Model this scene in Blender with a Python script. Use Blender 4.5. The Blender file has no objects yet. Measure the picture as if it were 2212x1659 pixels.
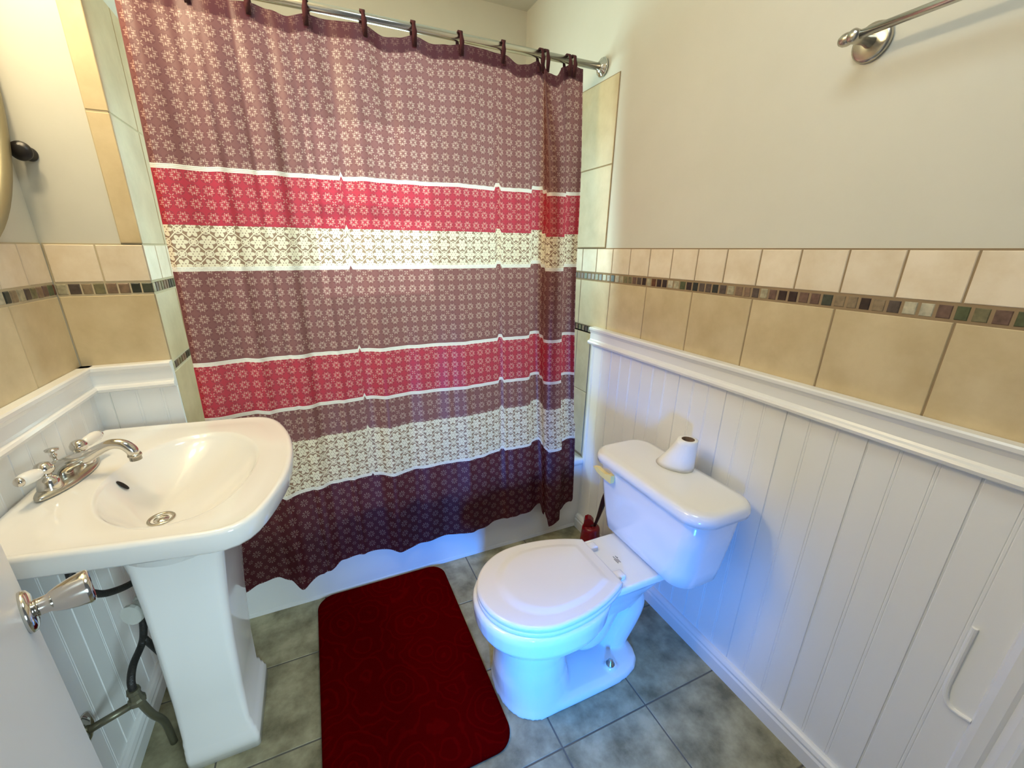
import bpy, bmesh, math, random
from mathutils import Vector, Matrix
random.seed(7)
S = bpy.context.scene
COL = S.collection
PI = math.pi

# ------------------------------------------------------------ helpers
def srgb(r, g, b):
    f = lambda c: (c/255)/12.92 if c/255 <= .04045 else (((c/255)+.055)/1.055)**2.4
    return (f(r), f(g), f(b), 1)

def newmat(name):
    m = bpy.data.materials.new(name); m.use_nodes = True
    nt = m.node_tree
    return m, nt, nt.nodes['Principled BSDF']

def mat(name, col, rough=.5, metal=0, mottle=0, mscale=8, col2=None, bump=0, bscale=40, coat=0, island=0, spec=.5):
    m, nt, p = newmat(name)
    p.inputs['Roughness'].default_value = rough
    p.inputs['Metallic'].default_value = metal
    p.inputs['Coat Weight'].default_value = coat
    p.inputs['Coat Roughness'].default_value = .06
    p.inputs['Specular IOR Level'].default_value = spec
    p.inputs['Base Color'].default_value = col
    N, L = nt.nodes, nt.links
    tc = N.new('ShaderNodeTexCoord')
    out = None
    if mottle:
        nz = N.new('ShaderNodeTexNoise'); nz.inputs['Scale'].default_value = mscale
        nz.inputs['Detail'].default_value = 6; nz.inputs['Roughness'].default_value = .6
        L.new(tc.outputs['Object'], nz.inputs['Vector'])
        rp = N.new('ShaderNodeValToRGB'); rp.color_ramp.elements[0].position = .35; rp.color_ramp.elements[1].position = .68
        rp.color_ramp.elements[0].color = col; rp.color_ramp.elements[1].color = col2 or col
        L.new(nz.outputs['Fac'], rp.inputs['Fac'])
        mx = N.new('ShaderNodeMix'); mx.data_type = 'RGBA'; mx.inputs[0].default_value = mottle
        mx.inputs[6].default_value = col
        L.new(rp.outputs['Color'], mx.inputs[7]); out = mx.outputs[2]
    if island:
        g = N.new('ShaderNodeNewGeometry')
        hs = N.new('ShaderNodeHueSaturation')
        mr = N.new('ShaderNodeMapRange'); mr.inputs[3].default_value = 1-island; mr.inputs[4].default_value = 1+island
        L.new(g.outputs['Random Per Island'], mr.inputs[0]); L.new(mr.outputs[0], hs.inputs['Value'])
        if out: L.new(out, hs.inputs['Color'])
        else: hs.inputs['Color'].default_value = col
        out = hs.outputs['Color']
    if out: L.new(out, p.inputs['Base Color'])
    if bump:
        nz = N.new('ShaderNodeTexNoise'); nz.inputs['Scale'].default_value = bscale; nz.inputs['Detail'].default_value = 4
        L.new(tc.outputs['Object'], nz.inputs['Vector'])
        b = N.new('ShaderNodeBump'); b.inputs['Strength'].default_value = bump; b.inputs['Distance'].default_value = .004
        L.new(nz.outputs['Fac'], b.inputs['Height']); L.new(b.outputs[0], p.inputs['Normal'])
    return m

def obj(name, bm, m, parent=None, smooth=False, loc=None):
    me = bpy.data.meshes.new(name)
    bmesh.ops.recalc_face_normals(bm, faces=bm.faces[:])
    bm.to_mesh(me); bm.free()
    if smooth:
        for f in me.polygons: f.use_smooth = True
    o = bpy.data.objects.new(name, me); COL.objects.link(o)
    if m: me.materials.append(m)
    if parent:
        o.parent = parent
        o.matrix_parent_inverse = parent.matrix_basis.inverted()
    return o

def tag(o, label, cat, group=None):
    o['label'] = label; o['category'] = cat
    if group: o['group'] = group
    return o

def thing(name, label, cat, loc=(0, 0, 0), group=None):
    o = bpy.data.objects.new(name, None); COL.objects.link(o)
    o.empty_display_size = .05; o.location = loc
    o.matrix_basis = Matrix.Translation(loc)
    return tag(o, label, cat, group)

def struct(o): o['kind'] = 'structure'; return o

def box(bm, x0, x1, y0, y1, z0, z1, bev=0, seg=2):
    r = bmesh.ops.create_cube(bm, size=1)
    vs = r['verts']
    for v in vs:
        v.co = Vector(((x0+x1)/2+v.co.x*(x1-x0), (y0+y1)/2+v.co.y*(y1-y0), (z0+z1)/2+v.co.z*(z1-z0)))
    if bev:
        es = list({e for v in vs for e in v.link_edges})
        bmesh.ops.bevel(bm, geom=es, offset=bev, segments=seg, affect='EDGES', profile=.5)
    return bm

def lathe(bm, prof, seg=32, M=None, cap=True):
    """prof: list of (r, z) ; closed rings, revolved about Z then transformed by M"""
    M = M or Matrix()
    rings = []
    for r, z in prof:
        if r < 1e-6: rings.append([bm.verts.new(M @ Vector((0, 0, z)))])
        else: rings.append([bm.verts.new(M @ Vector((r*math.cos(2*PI*i/seg), r*math.sin(2*PI*i/seg), z))) for i in range(seg)])
    skin(bm, rings, cap)
    return bm

def skin(bm, rings, cap=True, closed=True):
    for a, b in zip(rings, rings[1:]):
        n = max(len(a), len(b))
        rng = range(n if closed else n-1)
        for i in rng:
            j = (i+1) % n
            if len(a) == 1: f = [a[0], b[j], b[i]]
            elif len(b) == 1: f = [a[i], a[j], b[0]]
            else: f = [a[i], a[j], b[j], b[i]]
            try: bm.faces.new(f)
            except ValueError: pass
    if cap:
        for r in (rings[0], rings[-1]):
            if len(r) > 2:
                try: bm.faces.new(r)
                except ValueError: pass

def spline(pts, n=8):
    """Catmull-Rom through pts"""
    pts = [Vector(p) for p in pts]
    P = [pts[0]*2-pts[1]]+pts+[pts[-1]*2-pts[-2]]
    out = []
    for i in range(1, len(P)-2):
        for k in range(n):
            t = k/n
            a, b, c, d = P[i-1], P[i], P[i+1], P[i+2]
            out.append(.5*((2*b)+(c-a)*t+(2*a-5*b+4*c-d)*t*t+(3*b-a-3*c+d)*t**3))
    out.append(pts[-1])
    return out

def tube(bm, pts, rad, seg=16, cap=True):
    """rad: number or list per pt"""
    pts = [Vector(p) for p in pts]
    n = len(pts)
    R = rad if isinstance(rad, (list, tuple)) else [rad]*n
    if len(R) != n:
        R = [R[min(len(R)-1, int(i/(n-1)*(len(R)-1)))]*(1-((i/(n-1)*(len(R)-1)) % 1)) + R[min(len(R)-1, int(i/(n-1)*(len(R)-1))+1)]*((i/(n-1)*(len(R)-1)) % 1) for i in range(n)]
    rings = []; up = None
    for i, p in enumerate(pts):
        t = (pts[min(i+1, n-1)]-pts[max(i-1, 0)]).normalized()
        if up is None:
            up = Vector((0, 0, 1)) if abs(t.z) < .9 else Vector((1, 0, 0))
        s = t.cross(up).normalized(); up = s.cross(t).normalized()
        rings.append([bm.verts.new(p+R[i]*(math.cos(a)*s+math.sin(a)*up)) for a in [2*PI*k/seg for k in range(seg)]])
    skin(bm, rings, cap)
    return bm

def prism(bm, prof, axis, a, b):
    """extrude closed 2D profile along axis ('x'|'y'|'z') from a to b"""
    def P(u, v, w):
        return {'x': (w, u, v), 'y': (u, w, v), 'z': (u, v, w)}[axis]
    A = [bm.verts.new(P(u, v, a)) for u, v in prof]; B = [bm.verts.new(P(u, v, b)) for u, v in prof]
    skin(bm, [A, B])
    return bm

def axisM(origin, direction):
    d = Vector(direction).normalized()
    return Matrix.Translation(origin) @ d.to_track_quat('Z', 'Y').to_matrix().to_4x4()

# ------------------------------------------------------------ dimensions
R = 1.1286          # tiled face of the right wall
RW = 1.133          # plaster face of the right wall
LX = -.6308         # left wall tile face
LW = -.635
SY = 1.503          # stub wall tile face
SW = 1.5075
AX = -.4195         # left wall of the tub alcove, tile face
AW = -.424
BY = 2.272          # back wall of the alcove
ZT, ZS, ZB = 1.3651, 1.2663, 1.2323
RAIL = 1.038
CEIL = 2.47
YF = .085           # where the right wall ends at the door casing

# ------------------------------------------------------------ materials
M_paint = mat('wall_paint', srgb(210, 208, 194), .55, mottle=.5, mscale=3, col2=srgb(218, 216, 204), bump=.35, bscale=9)
M_white = mat('white_gloss_paint', srgb(244, 244, 242), .32, bump=.05, bscale=60)
M_trimw = mat('white_trim_paint', srgb(238, 238, 236), .25)
M_tile = mat('beige_tile', srgb(214, 196, 158), .42, mottle=.9, mscale=9, col2=srgb(194, 174, 134), bump=.12, bscale=30, island=.05)
M_tiles = mat('small_tile', srgb(238, 224, 200), .45, mottle=.9, mscale=14, col2=srgb(222, 204, 174), bump=.12, bscale=40, island=.05)
M_grout = mat('grout', srgb(150, 128, 98), .9)
M_groutl = mat('pale_grout', srgb(196, 182, 150), .9)
M_floor = mat('floor_tile', srgb(178, 172, 138), .45, mottle=1, mscale=11, col2=srgb(112, 106, 78), bump=.12, bscale=25, island=.07)
M_fgrout = mat('floor_grout', srgb(104, 100, 90), .9)
M_porc = mat('porcelain', srgb(240, 239, 235), .12, coat=.5)
M_plast = mat('seat_plastic', srgb(238, 234, 232), .22)
M_chrome = mat('chrome', srgb(215, 212, 205), .12, metal=1)
M_nickel = mat('brushed_nickel', srgb(196, 190, 176), .27, metal=1)
M_rod = mat('rod_metal', srgb(205, 203, 195), .22, metal=1)
M_black = mat('black_metal', srgb(22, 18, 18), .35)
M_rub = mat('black_rubber', srgb(32, 30, 26), .5, bump=.4, bscale=300)
M_pvc = mat('white_pvc', srgb(205, 205, 196), .4)
M_brass = mat('old_valve_metal', srgb(120, 118, 98), .4, metal=.7)
M_red = mat('maroon_plastic', srgb(122, 8, 18), .22)
M_dred = mat('dark_plastic', srgb(46, 14, 18), .3)
M_cream = mat('cream_plastic', srgb(244, 214, 130), .3)
M_paper = mat('toilet_paper', srgb(244, 243, 238), .95, bump=.15, bscale=200)
M_card = mat('cardboard', srgb(112, 90, 74), .9)
M_dark = mat('dark_hole', srgb(20, 18, 16), .6)
M_ink = mat('ink', srgb(120, 125, 140), .7)
M_door = mat('door_paint', srgb(236, 238, 238), .35)

# mosaic: random stone colours
M_mos, nt, p = newmat('mosaic_stones')
N, L = nt.nodes, nt.links
g = N.new('ShaderNodeNewGeometry'); rp = N.new('ShaderNodeValToRGB'); rp.color_ramp.interpolation = 'CONSTANT'
cols = [(58, 44, 40), (126, 104, 84), (86, 92, 62), (108, 84, 72), (168, 160, 132), (70, 74, 62), (140, 122, 96), (98, 62, 42), (48, 52, 46), (118, 112, 82), (182, 176, 152), (90, 78, 70)]
rp.color_ramp.elements[0].color = srgb(*cols[0])
rp.color_ramp.elements[1].position = 1/12; rp.color_ramp.elements[1].color = srgb(*cols[1])
for i in range(2, 12):
    e = rp.color_ramp.elements.new(i/12); e.color = srgb(*cols[i])
L.new(g.outputs['Random Per Island'], rp.inputs['Fac'])
tc = N.new('ShaderNodeTexCoord'); nz = N.new('ShaderNodeTexNoise'); nz.inputs['Scale'].default_value = 90; nz.inputs['Detail'].default_value = 5
L.new(tc.outputs['Object'], nz.inputs['Vector'])
mx = N.new('ShaderNodeMix'); mx.data_type = 'RGBA'; mx.blend_type = 'OVERLAY'; mx.inputs[0].default_value = .7
L.new(rp.outputs[0], mx.inputs[6]); L.new(nz.outputs['Fac'], mx.inputs[7])
L.new(mx.outputs[2], p.inputs['Base Color']); p.inputs['Roughness'].default_value = .3

# rug: deep red pile with faint embossed rose swirls
M_rug, nt, p = newmat('rug_pile')
N, L = nt.nodes, nt.links
tc = N.new('ShaderNodeTexCoord')
vo = N.new('ShaderNodeTexVoronoi'); vo.inputs['Scale'].default_value = 7.5
L.new(tc.outputs['Object'], vo.inputs['Vector'])
n0 = N.new('ShaderNodeTexNoise'); n0.inputs['Scale'].default_value = 14; L.new(tc.outputs['Object'], n0.inputs['Vector'])
ma = N.new('ShaderNodeMath'); ma.operation = 'MULTIPLY_ADD'; ma.inputs[1].default_value = .45
L.new(n0.outputs['Fac'], ma.inputs[0]); L.new(vo.outputs['Distance'], ma.inputs[2])
si = N.new('ShaderNodeMath'); si.operation = 'MULTIPLY'; si.inputs[1].default_value = 34; L.new(ma.outputs[0], si.inputs[0])
sn = N.new('ShaderNodeMath'); sn.operation = 'SINE'; L.new(si.outputs[0], sn.inputs[0])
rp = N.new('ShaderNodeValToRGB'); rp.color_ramp.elements[0].color = srgb(78, 1, 2); rp.color_ramp.elements[1].color = srgb(90, 2, 3)
rp.color_ramp.elements[0].position = .55; rp.color_ramp.elements[1].position = 1
L.new(sn.outputs[0], rp.inputs['Fac']); L.new(rp.outputs[0], p.inputs['Base Color'])
p.inputs['Roughness'].default_value = .95; p.inputs['Specular IOR Level'].default_value = 0
p.inputs['Sheen Weight'].default_value = .1; p.inputs['Sheen Tint'].default_value = srgb(190, 10, 30)
n1 = N.new('ShaderNodeTexNoise'); n1.inputs['Scale'].default_value = 420; L.new(tc.outputs['Object'], n1.inputs['Vector'])
ad = N.new('ShaderNodeMath'); ad.operation = 'MULTIPLY_ADD'; ad.inputs[1].default_value = .5; L.new(sn.outputs[0], ad.inputs[0]); L.new(n1.outputs['Fac'], ad.inputs[2])
b = N.new('ShaderNodeBump'); b.inputs['Strength'].default_value = .5; b.inputs['Distance'].default_value = .003
L.new(ad.outputs[0], b.inputs['Height']); L.new(b.outputs[0], p.inputs['Normal'])

# ---- curtain cloth: bands + printed motifs from UV (metres)
class V:
    nt = None
    def __init__(s, k): s.k = k
    @staticmethod
    def m(op, *a, clamp=False):
        n = V.nt.nodes.new('ShaderNodeMath'); n.operation = op; n.use_clamp = clamp
        for i, x in enumerate(a):
            if isinstance(x, V): V.nt.links.new(x.k, n.inputs[i])
            else: n.inputs[i].default_value = x
        return V(n.outputs[0])
    def __add__(s, o): return V.m('ADD', s, o)
    def __sub__(s, o): return V.m('SUBTRACT', s, o)
    def __rsub__(s, o): return V.m('SUBTRACT', o, s)
    def __mul__(s, o): return V.m('MULTIPLY', s, o)
    __radd__ = __add__; __rmul__ = __mul__
    def fract(s): return V.m('FRACT', s)
    def abs(s): return V.m('ABSOLUTE', s)
    def gt(s, o): return V.m('GREATER_THAN', s, o)
    def lt(s, o): return V.m('LESS_THAN', s, o)
    def mx(s, o): return V.m('MAXIMUM', s, o)
    def mn(s, o): return V.m('MINIMUM', s, o)
    def cos(s): return V.m('COSINE', s)
    def sqrt(s): return V.m('SQRT', s)
    def at(s, o): return V.m('ARCTAN2', s, o)
def within(x, a, b): return x.gt(a)*x.lt(b)

def curtain_material():
    m, nt, p = newmat('curtain_cloth'); V.nt = nt
    N, L = nt.nodes, nt.links
    uv = N.new('ShaderNodeUVMap'); uv.uv_map = 'UVMap'
    sp = N.new('ShaderNodeSeparateXYZ'); L.new(uv.outputs[0], sp.inputs[0])
    u, v = V(sp.outputs[0]), V(sp.outputs[1])
    # star motif
    P = .0365
    a = (u*(1/P)).fract()-.5; b = (v*(1/P)).fract()-.5
    r = (a*a+b*b).sqrt(); th = b.at(a)
    wedge = (th*4).cos().gt(.45)*within(r, .11, .29)
    mxab = a.abs().mx(b.abs()); mnab = a.abs().mn(b.abs())
    chev = within(mnab, .12, .165)*within(mxab, .12, .38)
    arcs = within(r, .40, .46)*(th*4).cos().abs().gt(.3)
    P2 = .073
    c = (u*(1/P2)).fract()-.5; d = (v*(1/P2)).fract()-.5
    r2 = (c*c+d*d).sqrt()
    tie = within(r2, .03, .11)*((c.abs()-d.abs()).abs().lt(.022))
    arc = within((r2-.36).abs(), 0, .02)*0
    star = wedge.mx(chev).mx(tie)
    # lattice of flowers
    Q = .067
    def flower(ou, ov, rr, k):
        e = (u*(1/Q)+ou).fract()-.5; f = (v*(1/Q)+ov).fract()-.5
        q = (e*e+f*f).sqrt(); t = f.at(e)
        pet = q.lt(((t*k).cos().abs()*.5+.5)*rr)
        hole = within(q, rr*.30, rr*.42)*(t*k).cos().abs().gt(.8)
        ring = within((q-rr*1.25).abs(), -1, .018)
        return pet*(1-hole), ring, e, f
    f1, r1, e, f = flower(0, 0, .31, 3)
    f2, r2_, _, _ = flower(.5, .5, .31, 3)
    f3, r3, _, _ = flower(.5, 0, .13, 3)
    f4, r4, _, _ = flower(0, .5, .13, 3)
    diag = ((e.abs()+f.abs())-.5).abs().lt(.03)
    lace = f1.mx(f2).mx(f3).mx(f4).mx(diag).mx(r3).mx(r4)
    # small daisies on the bottom band
    D = .045
    g1 = (u*(1/D)).fract()-.5; g2 = (v*(1/D)).fract()-.5
    gr = (g1*g1+g2*g2).sqrt(); gt = g2.at(g1)
    daisy = (gt*4).cos().abs().gt(.75)*within(gr, .08, .3)
    h1 = (u*(1/D)+.5).fract()-.5; h2 = (v*(1/D)+.5).fract()-.5
    hr = (h1*h1+h2*h2).sqrt(); ht = h2.at(h1)
    daisy = daisy.mx((ht*3).cos().abs().gt(.8)*within(hr, .05, .17))
    # zones
    z_head = v.gt(1.957)
    z_red = within(v, 1.42, 1.572).mx(within(v, .832, 1.01))
    z_crm = within(v, 1.295, 1.42).mx(within(v, .515, .712))
    z_bot = v.lt(.515)
    def line(c0, hw=.0062):
        w = (v-c0).abs().lt(hw)
        th_ = ((v-c0).abs()-hw*.36).abs().lt(hw*.1)
        return w*(1-th_*.55)
    lines = line(1.573).mx(line(1.011)).mx(line(.832)).mx(line(1.297)).mx(line(.519))
    def rgb(cc):
        n = N.new('ShaderNodeRGB'); n.outputs[0].default_value = cc; return n.outputs[0]
    def mix(fac, A, B):
        n = N.new('ShaderNodeMix'); n.data_type = 'RGBA'
        if isinstance(fac, V): L.new(fac.k, n.inputs[0])
        else: n.inputs[0].default_value = fac
        L.new(A, n.inputs[6]); L.new(B, n.inputs[7]); return n.outputs[2]
    plum, red, cream = rgb(srgb(118, 64, 62)), rgb(srgb(180, 34, 50)), rgb(srgb(248, 230, 200))
    ptn, brn, dk = rgb(srgb(232, 190, 170)), rgb(srgb(146, 108, 84)), rgb(srgb(92, 38, 44))
    botc, head = rgb(srgb(74, 20, 25)), rgb(srgb(80, 32, 42))
    col = mix(star*.5, mix(z_red, plum, red), ptn)
    col = mix(arcs*.6, col, dk)
    col = mix(z_crm, col, mix(lace, brn, cream))
    col = mix(z_bot, col, mix(daisy*.22, botc, ptn))
    col = mix(z_head, col, mix(star*.12, head, ptn))
    col = mix(lines, col, rgb(srgb(250, 240, 228)))
    wv = N.new('ShaderNodeTexNoise'); wv.inputs['Scale'].default_value = 260
    L.new(uv.outputs[0], wv.inputs[0])
    bp = N.new('ShaderNodeBump'); bp.inputs['Strength'].default_value = .25; bp.inputs['Distance'].default_value = .001
    L.new(wv.outputs['Fac'], bp.inputs['Height'])
    df = N.new('ShaderNodeBsdfDiffuse'); tr = N.new('ShaderNodeBsdfTranslucent'); gl = N.new('ShaderNodeBsdfGlossy')
    tp = N.new('ShaderNodeBsdfTransparent')
    gl.inputs['Roughness'].default_value = .45
    gm = N.new('ShaderNodeGamma'); gm.inputs[1].default_value = .66; L.new(col, gm.inputs[0])
    for n in (df, tp): L.new(col, n.inputs['Color'])
    L.new(gm.outputs[0], tr.inputs['Color'])
    for n in (df, gl): L.new(bp.outputs[0], n.inputs['Normal'])
    def ms(f_, A, B):
        n = N.new('ShaderNodeMixShader')
        if isinstance(f_, V): L.new(f_.k, n.inputs[0])
        else: n.inputs[0].default_value = f_
        L.new(A, n.inputs[1]); L.new(B, n.inputs[2]); return n.outputs[0]
    hemz = u.lt(.014).mx(u.gt(1.55))
    thin = (1-z_head.mx(hemz)*.75)*(1-z_bot*.35)*.52
    s = ms(thin, df.outputs[0], tr.outputs[0])
    s = ms(.035, s, gl.outputs[0])
    s = ms((1-z_head)*(1-z_bot*.8)*.05, s, tp.outputs[0])
    L.new(s, N['Material Output'].inputs[0])
    return m
M_curt = curtain_material()

# ------------------------------------------------------------ shell
def slab(name, *b, m=M_paint, parent=None):
    bm = bmesh.new(); box(bm, *b)
    o = obj(name, bm, m, parent)
    if parent is None: struct(o)
    return o
wall_right = slab('wall_right', RW, RW+.12, YF, BY+.1, 0, CEIL)
wall_left = slab('wall_left', LW-.12, LW, -.05, SW+.12, 0, CEIL)
wall_stub = slab('wall_alcove', LW, AW, SW, BY+.1, 0, CEIL)
ceiling = slab('ceiling', LW-.12, RW+.12, -.3, BY+.2, CEIL, CEIL+.08)

# floor with tiles
bm = bmesh.new(); box(bm, LW-.12, RW+.12, -.5, BY+.1, -.06, -.0015)
floor = struct(obj('floor', bm, M_fgrout))

def tile_set(bm, axis, face, rects, depth=.003, ch=.0014):
    """rects (a0,a1,b0,b1) ; axis 'x+' etc: outward normal. face = coordinate of the glazed face"""
    for a0, a1, b0, b1 in rects:
        s = -1 if axis[1] == '-' else 1
        def P(a, b_, d):
            w = face+s*(-d)
            return {'x': (w, a, b_), 'y': (a, w, b_), 'z': (a, b_, w)}[axis[0]]
        c = ch
        A = [bm.verts.new(P(*q, depth)) for q in ((a0, b0), (a1, b0), (a1, b1), (a0, b1))]
        B = [bm.verts.new(P(*q, c)) for q in ((a0, b0), (a1, b0), (a1, b1), (a0, b1))]
        C = [bm.verts.new(P(*q, 0)) for q in ((a0+c, b0+c), (a1-c, b0+c), (a1-c, b1-c), (a0+c, b1-c))]
        skin(bm, [A, B, C])

bm = bmesh.new(); rc = []
gx = .5; gy = .655; T = .3; gg = .0022
for i in range(-5, 4):
    for j in range(-4, 5):
        x0, x1, y0, y1 = gx+i*.3035+gg, gx+(i+1)*.3035-gg, gy+j*T+gg, gy+(j+1)*T-gg
        x0 = max(x0, LW+.001); x1 = min(x1, RW-.001); y0 = max(y0, -.45); y1 = min(y1, 1.52)
        if x1-x0 > .02 and y1-y0 > .02: rc.append((x0, x1, y0, y1))
tile_set(bm, 'z+', 0, rc)
obj('floor_tiles', bm, M_floor, floor)

# ---- wall tiling
y0t = 1.6433; tp_ = .105
def rowsY(lo, hi, pitch, z0, z1, g=.0018, ph=0):
    out = []; k = -30
    while True:
        a = y0t+k*pitch+ph; b_ = a+pitch
        k += 1
        if a > hi: break
        a2, b2 = max(a+g, lo), min(b_-g, hi)
        if b2-a2 > .008: out.append((a2, b2, z0+g, z1-g))
    return out
def band(parent, axis, face, lo, hi, pitchfun, which):
    pass
# right wall (runs the length of the room into the alcove)
bm = bmesh.new()
tile_set(bm, 'x-', R, rowsY(YF, BY-.004, tp_, ZS, ZT))
obj('small_tiles', bm, M_tiles, wall_right)
bm = bmesh.new()
big = rowsY(YF, BY-.004, .21, 1.032, ZB)
big += [(a+.0018, b_-.0018, c+.0018, d-.0018) for a, b_ in ((1.488, 1.80), (1.80, 2.105), (2.105, BY-.004)) for c, d in ((1.678, 1.98), (ZT+.003, 1.678))]
big += rowsY(1.54, BY-.004, .21, .717, 1.0) + rowsY(1.54, BY-.004, .21, .39, .717)
tile_set(bm, 'x-', R, big)
obj('large_tiles', bm, M_tile, wall_right)
def stones(axis, face, lo, hi, z0, z1, start):
    rc = []; a = start
    while a < hi:
        w = .0262+random.uniform(-.002, .002)
        p0, p1 = max(a+.0018, lo), min(a+w-.0018, hi)
        if p1-p0 > .006: rc.append((p0, p1, z0+.003+random.uniform(0, .001), z1-.003-random.uniform(0, .001)))
        a += w
    bm = bmesh.new(); tile_set(bm, axis, face, rc, ch=.0022, depth=.004); return bm
obj('mosaic_band', stones('x-', R+.0005, YF, BY, ZB, ZS, YF), M_mos, wall_right)
obj('mosaic_band', stones('x-', R+.0005, 1.54, BY, 1.0, 1.032, 1.54), M_mos, wall_right)
bm = bmesh.new(); box(bm, R+.0018, RW+.001, YF, BY, 1.0, ZT+.002); box(bm, R+.0018, RW+.001, 1.488, BY, ZT, 1.981); box(bm, R+.0018, RW+.001, 1.54, BY, .38, 1.03)
obj('grout_bed', bm, M_grout, wall_right)

# stub wall facing the room
def rowsX(lo, hi, pitch, z0, z1, g=.0018):
    out = []; a = hi
    while a > lo+.01:
        b_ = max(a-pitch, lo); out.append((b_+g, a-g, z0+g, z1-g)); a -= pitch
    return out
bm = bmesh.new(); tile_set(bm, 'y-', SY, rowsX(LX, AX, tp_, ZS, ZT)); obj('small_tiles', bm, M_tiles, wall_stub)
bm = bmesh.new(); tile_set(bm, 'y-', SY, rowsX(LX, AX, .212, 1.032, ZB) + [(-.466, AX, ZT+.004, 1.678), (-.466, AX, 1.682, 1.98), (-.466, AX, 1.984, 2.3)])
# alcove left wall, tiles turned round the corner
def rowsA(z0, z1, pitch): return [(max(a, SY+.002)+.0018, min(a+pitch, BY)-.0018, z0+.0018, z1-.0018) for a in [SY+k*pitch for k in range(int(.77/pitch)+1)] if min(a+pitch, BY)-a > .02]
tile_set(bm, 'x+', AX, rowsA(ZT, 1.68, .21)+rowsA(1.68, 1.98, .21)+rowsA(1.03, ZB, .21)+rowsA(.717, 1.0, .21)+rowsA(.39, .717, .21))
obj('large_tiles', bm, M_tile, wall_stub)
bm = bmesh.new(); tile_set(bm, 'x+', AX, rowsA(ZS, ZT, .105)); obj('small_tiles', bm, M_tiles, wall_stub)
obj('mosaic_band', stones('y-', SY-.0005, LX, AX, ZB, ZS, LX), M_mos, wall_stub)
obj('mosaic_band', stones('x+', AX+.0005, SY, BY, ZB, ZS, SY), M_mos, wall_stub)
obj('mosaic_band', stones('x+', AX+.0005, SY, BY, 1.0, 1.03, SY), M_mos, wall_stub)
bm = bmesh.new(); box(bm, LX, AX-.0018, SY+.0018, SW+.001, 1.0, ZT+.002); box(bm, -.467, AX-.0018, SY+.0018, SW+.001, ZT, 2.3)
box(bm, AW-.001, AX-.0018, SY+.002, BY, .38, 1.98)
obj('grout_bed', bm, M_groutl, wall_stub)

# left wall
def rowsL(pitch, z0, z1):
    out = []; a = SY
    while a > -.03:
        out.append((max(a-pitch, -.04)+.0018, a-.0018, z0+.0018, z1-.0018)); a -= pitch
    return out
bm = bmesh.new(); tile_set(bm, 'x+', LX, rowsL(tp_, ZS, ZT)); obj('small_tiles', bm, M_tiles, wall_left)
bm = bmesh.new(); tile_set(bm, 'x+', LX, rowsL(.21, 1.0, ZB)); obj('large_tiles', bm, M_tile, wall_left)
obj('mosaic_band', stones('x+', LX+.0005, -.04, SY, ZB, ZS, -.04), M_mos, wall_left)
bm = bmesh.new(); box(bm, LW-.001, LX-.0018, -.04, SY, 1.0, ZT+.002); obj('grout_bed', bm, M_groutl, wall_left)

# back wall with a window opening
WX0, WX1, WZ0, WZ1 = 0.0, .66, 1.08, 1.96
bm = bmesh.new()
for b_ in ((AW-.1, WX0, 0, CEIL), (WX1, RW, 0, CEIL), (WX0, WX1, 0, WZ0), (WX0, WX1, WZ1, CEIL)):
    box(bm, b_[0], b_[1], BY, BY+.12, b_[2], b_[3])
wall_back = struct(obj('wall_back', bm, M_paint))
bm = bmesh.new(); rc = []
for z0, z1 in ((.39, .717), (.717, 1.0), (1.68, 1.98), (ZT, 1.68), (1.03, ZB)):
    x = AX
    while x < R-.02:
        x1 = min(x+.21, R)
        if not (x1 > WX0-.03 and x < WX1+.03 and z1 > WZ0-.03 and z0 < WZ1):
            rc.append((x+.0018, x1-.0018, z0+.0018, z1-.0018))
        x += .21
tile_set(bm, 'y-', BY-.004, rc); obj('large_tiles', bm, M_tile, wall_back)

# window
win = bpy.data.objects.new('window_1', None); COL.objects.link(win); win.location = (.33, BY, 1.08); win.matrix_basis = Matrix.Translation(win.location); struct(win)
bm = bmesh.new(); fw = .045
for b_ in ((WX0, WX0+fw, WZ0, WZ1), (WX1-fw, WX1, WZ0, WZ1), (WX0+fw, WX1-fw, WZ0, WZ0+fw), (WX0+fw, WX1-fw, WZ1-fw, WZ1), (WX0+fw, WX1-fw, 1.50, 1.56)):
    box(bm, b_[0], b_[1], BY+.03, BY+.075, b_[2], b_[3], .004)
obj('window_frame', bm, M_trimw, win)
bm = bmesh.new(); box(bm, WX0-.04, WX1+.04, BY-.03, BY+.03, WZ0-.03, WZ0, .006); obj('window_sill', bm, M_trimw, win)
m_pane, nt, p = newmat('frosted_daylight_pane')
em = nt.nodes.new('ShaderNodeEmission'); em.inputs['Color'].default_value = (.66, .97, .95, 1); em.inputs['Strength'].default_value = 13
nt.links.new(em.outputs[0], nt.nodes['Material Output'].inputs[0])
for z0, z1 in ((WZ0+fw, 1.50), (1.56, WZ1-fw)):
    bm = bmesh.new(); box(bm, WX0+fw, WX1-fw, BY+.048, BY+.056, z0, z1); obj('window_pane', bm, m_pane, win)

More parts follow.
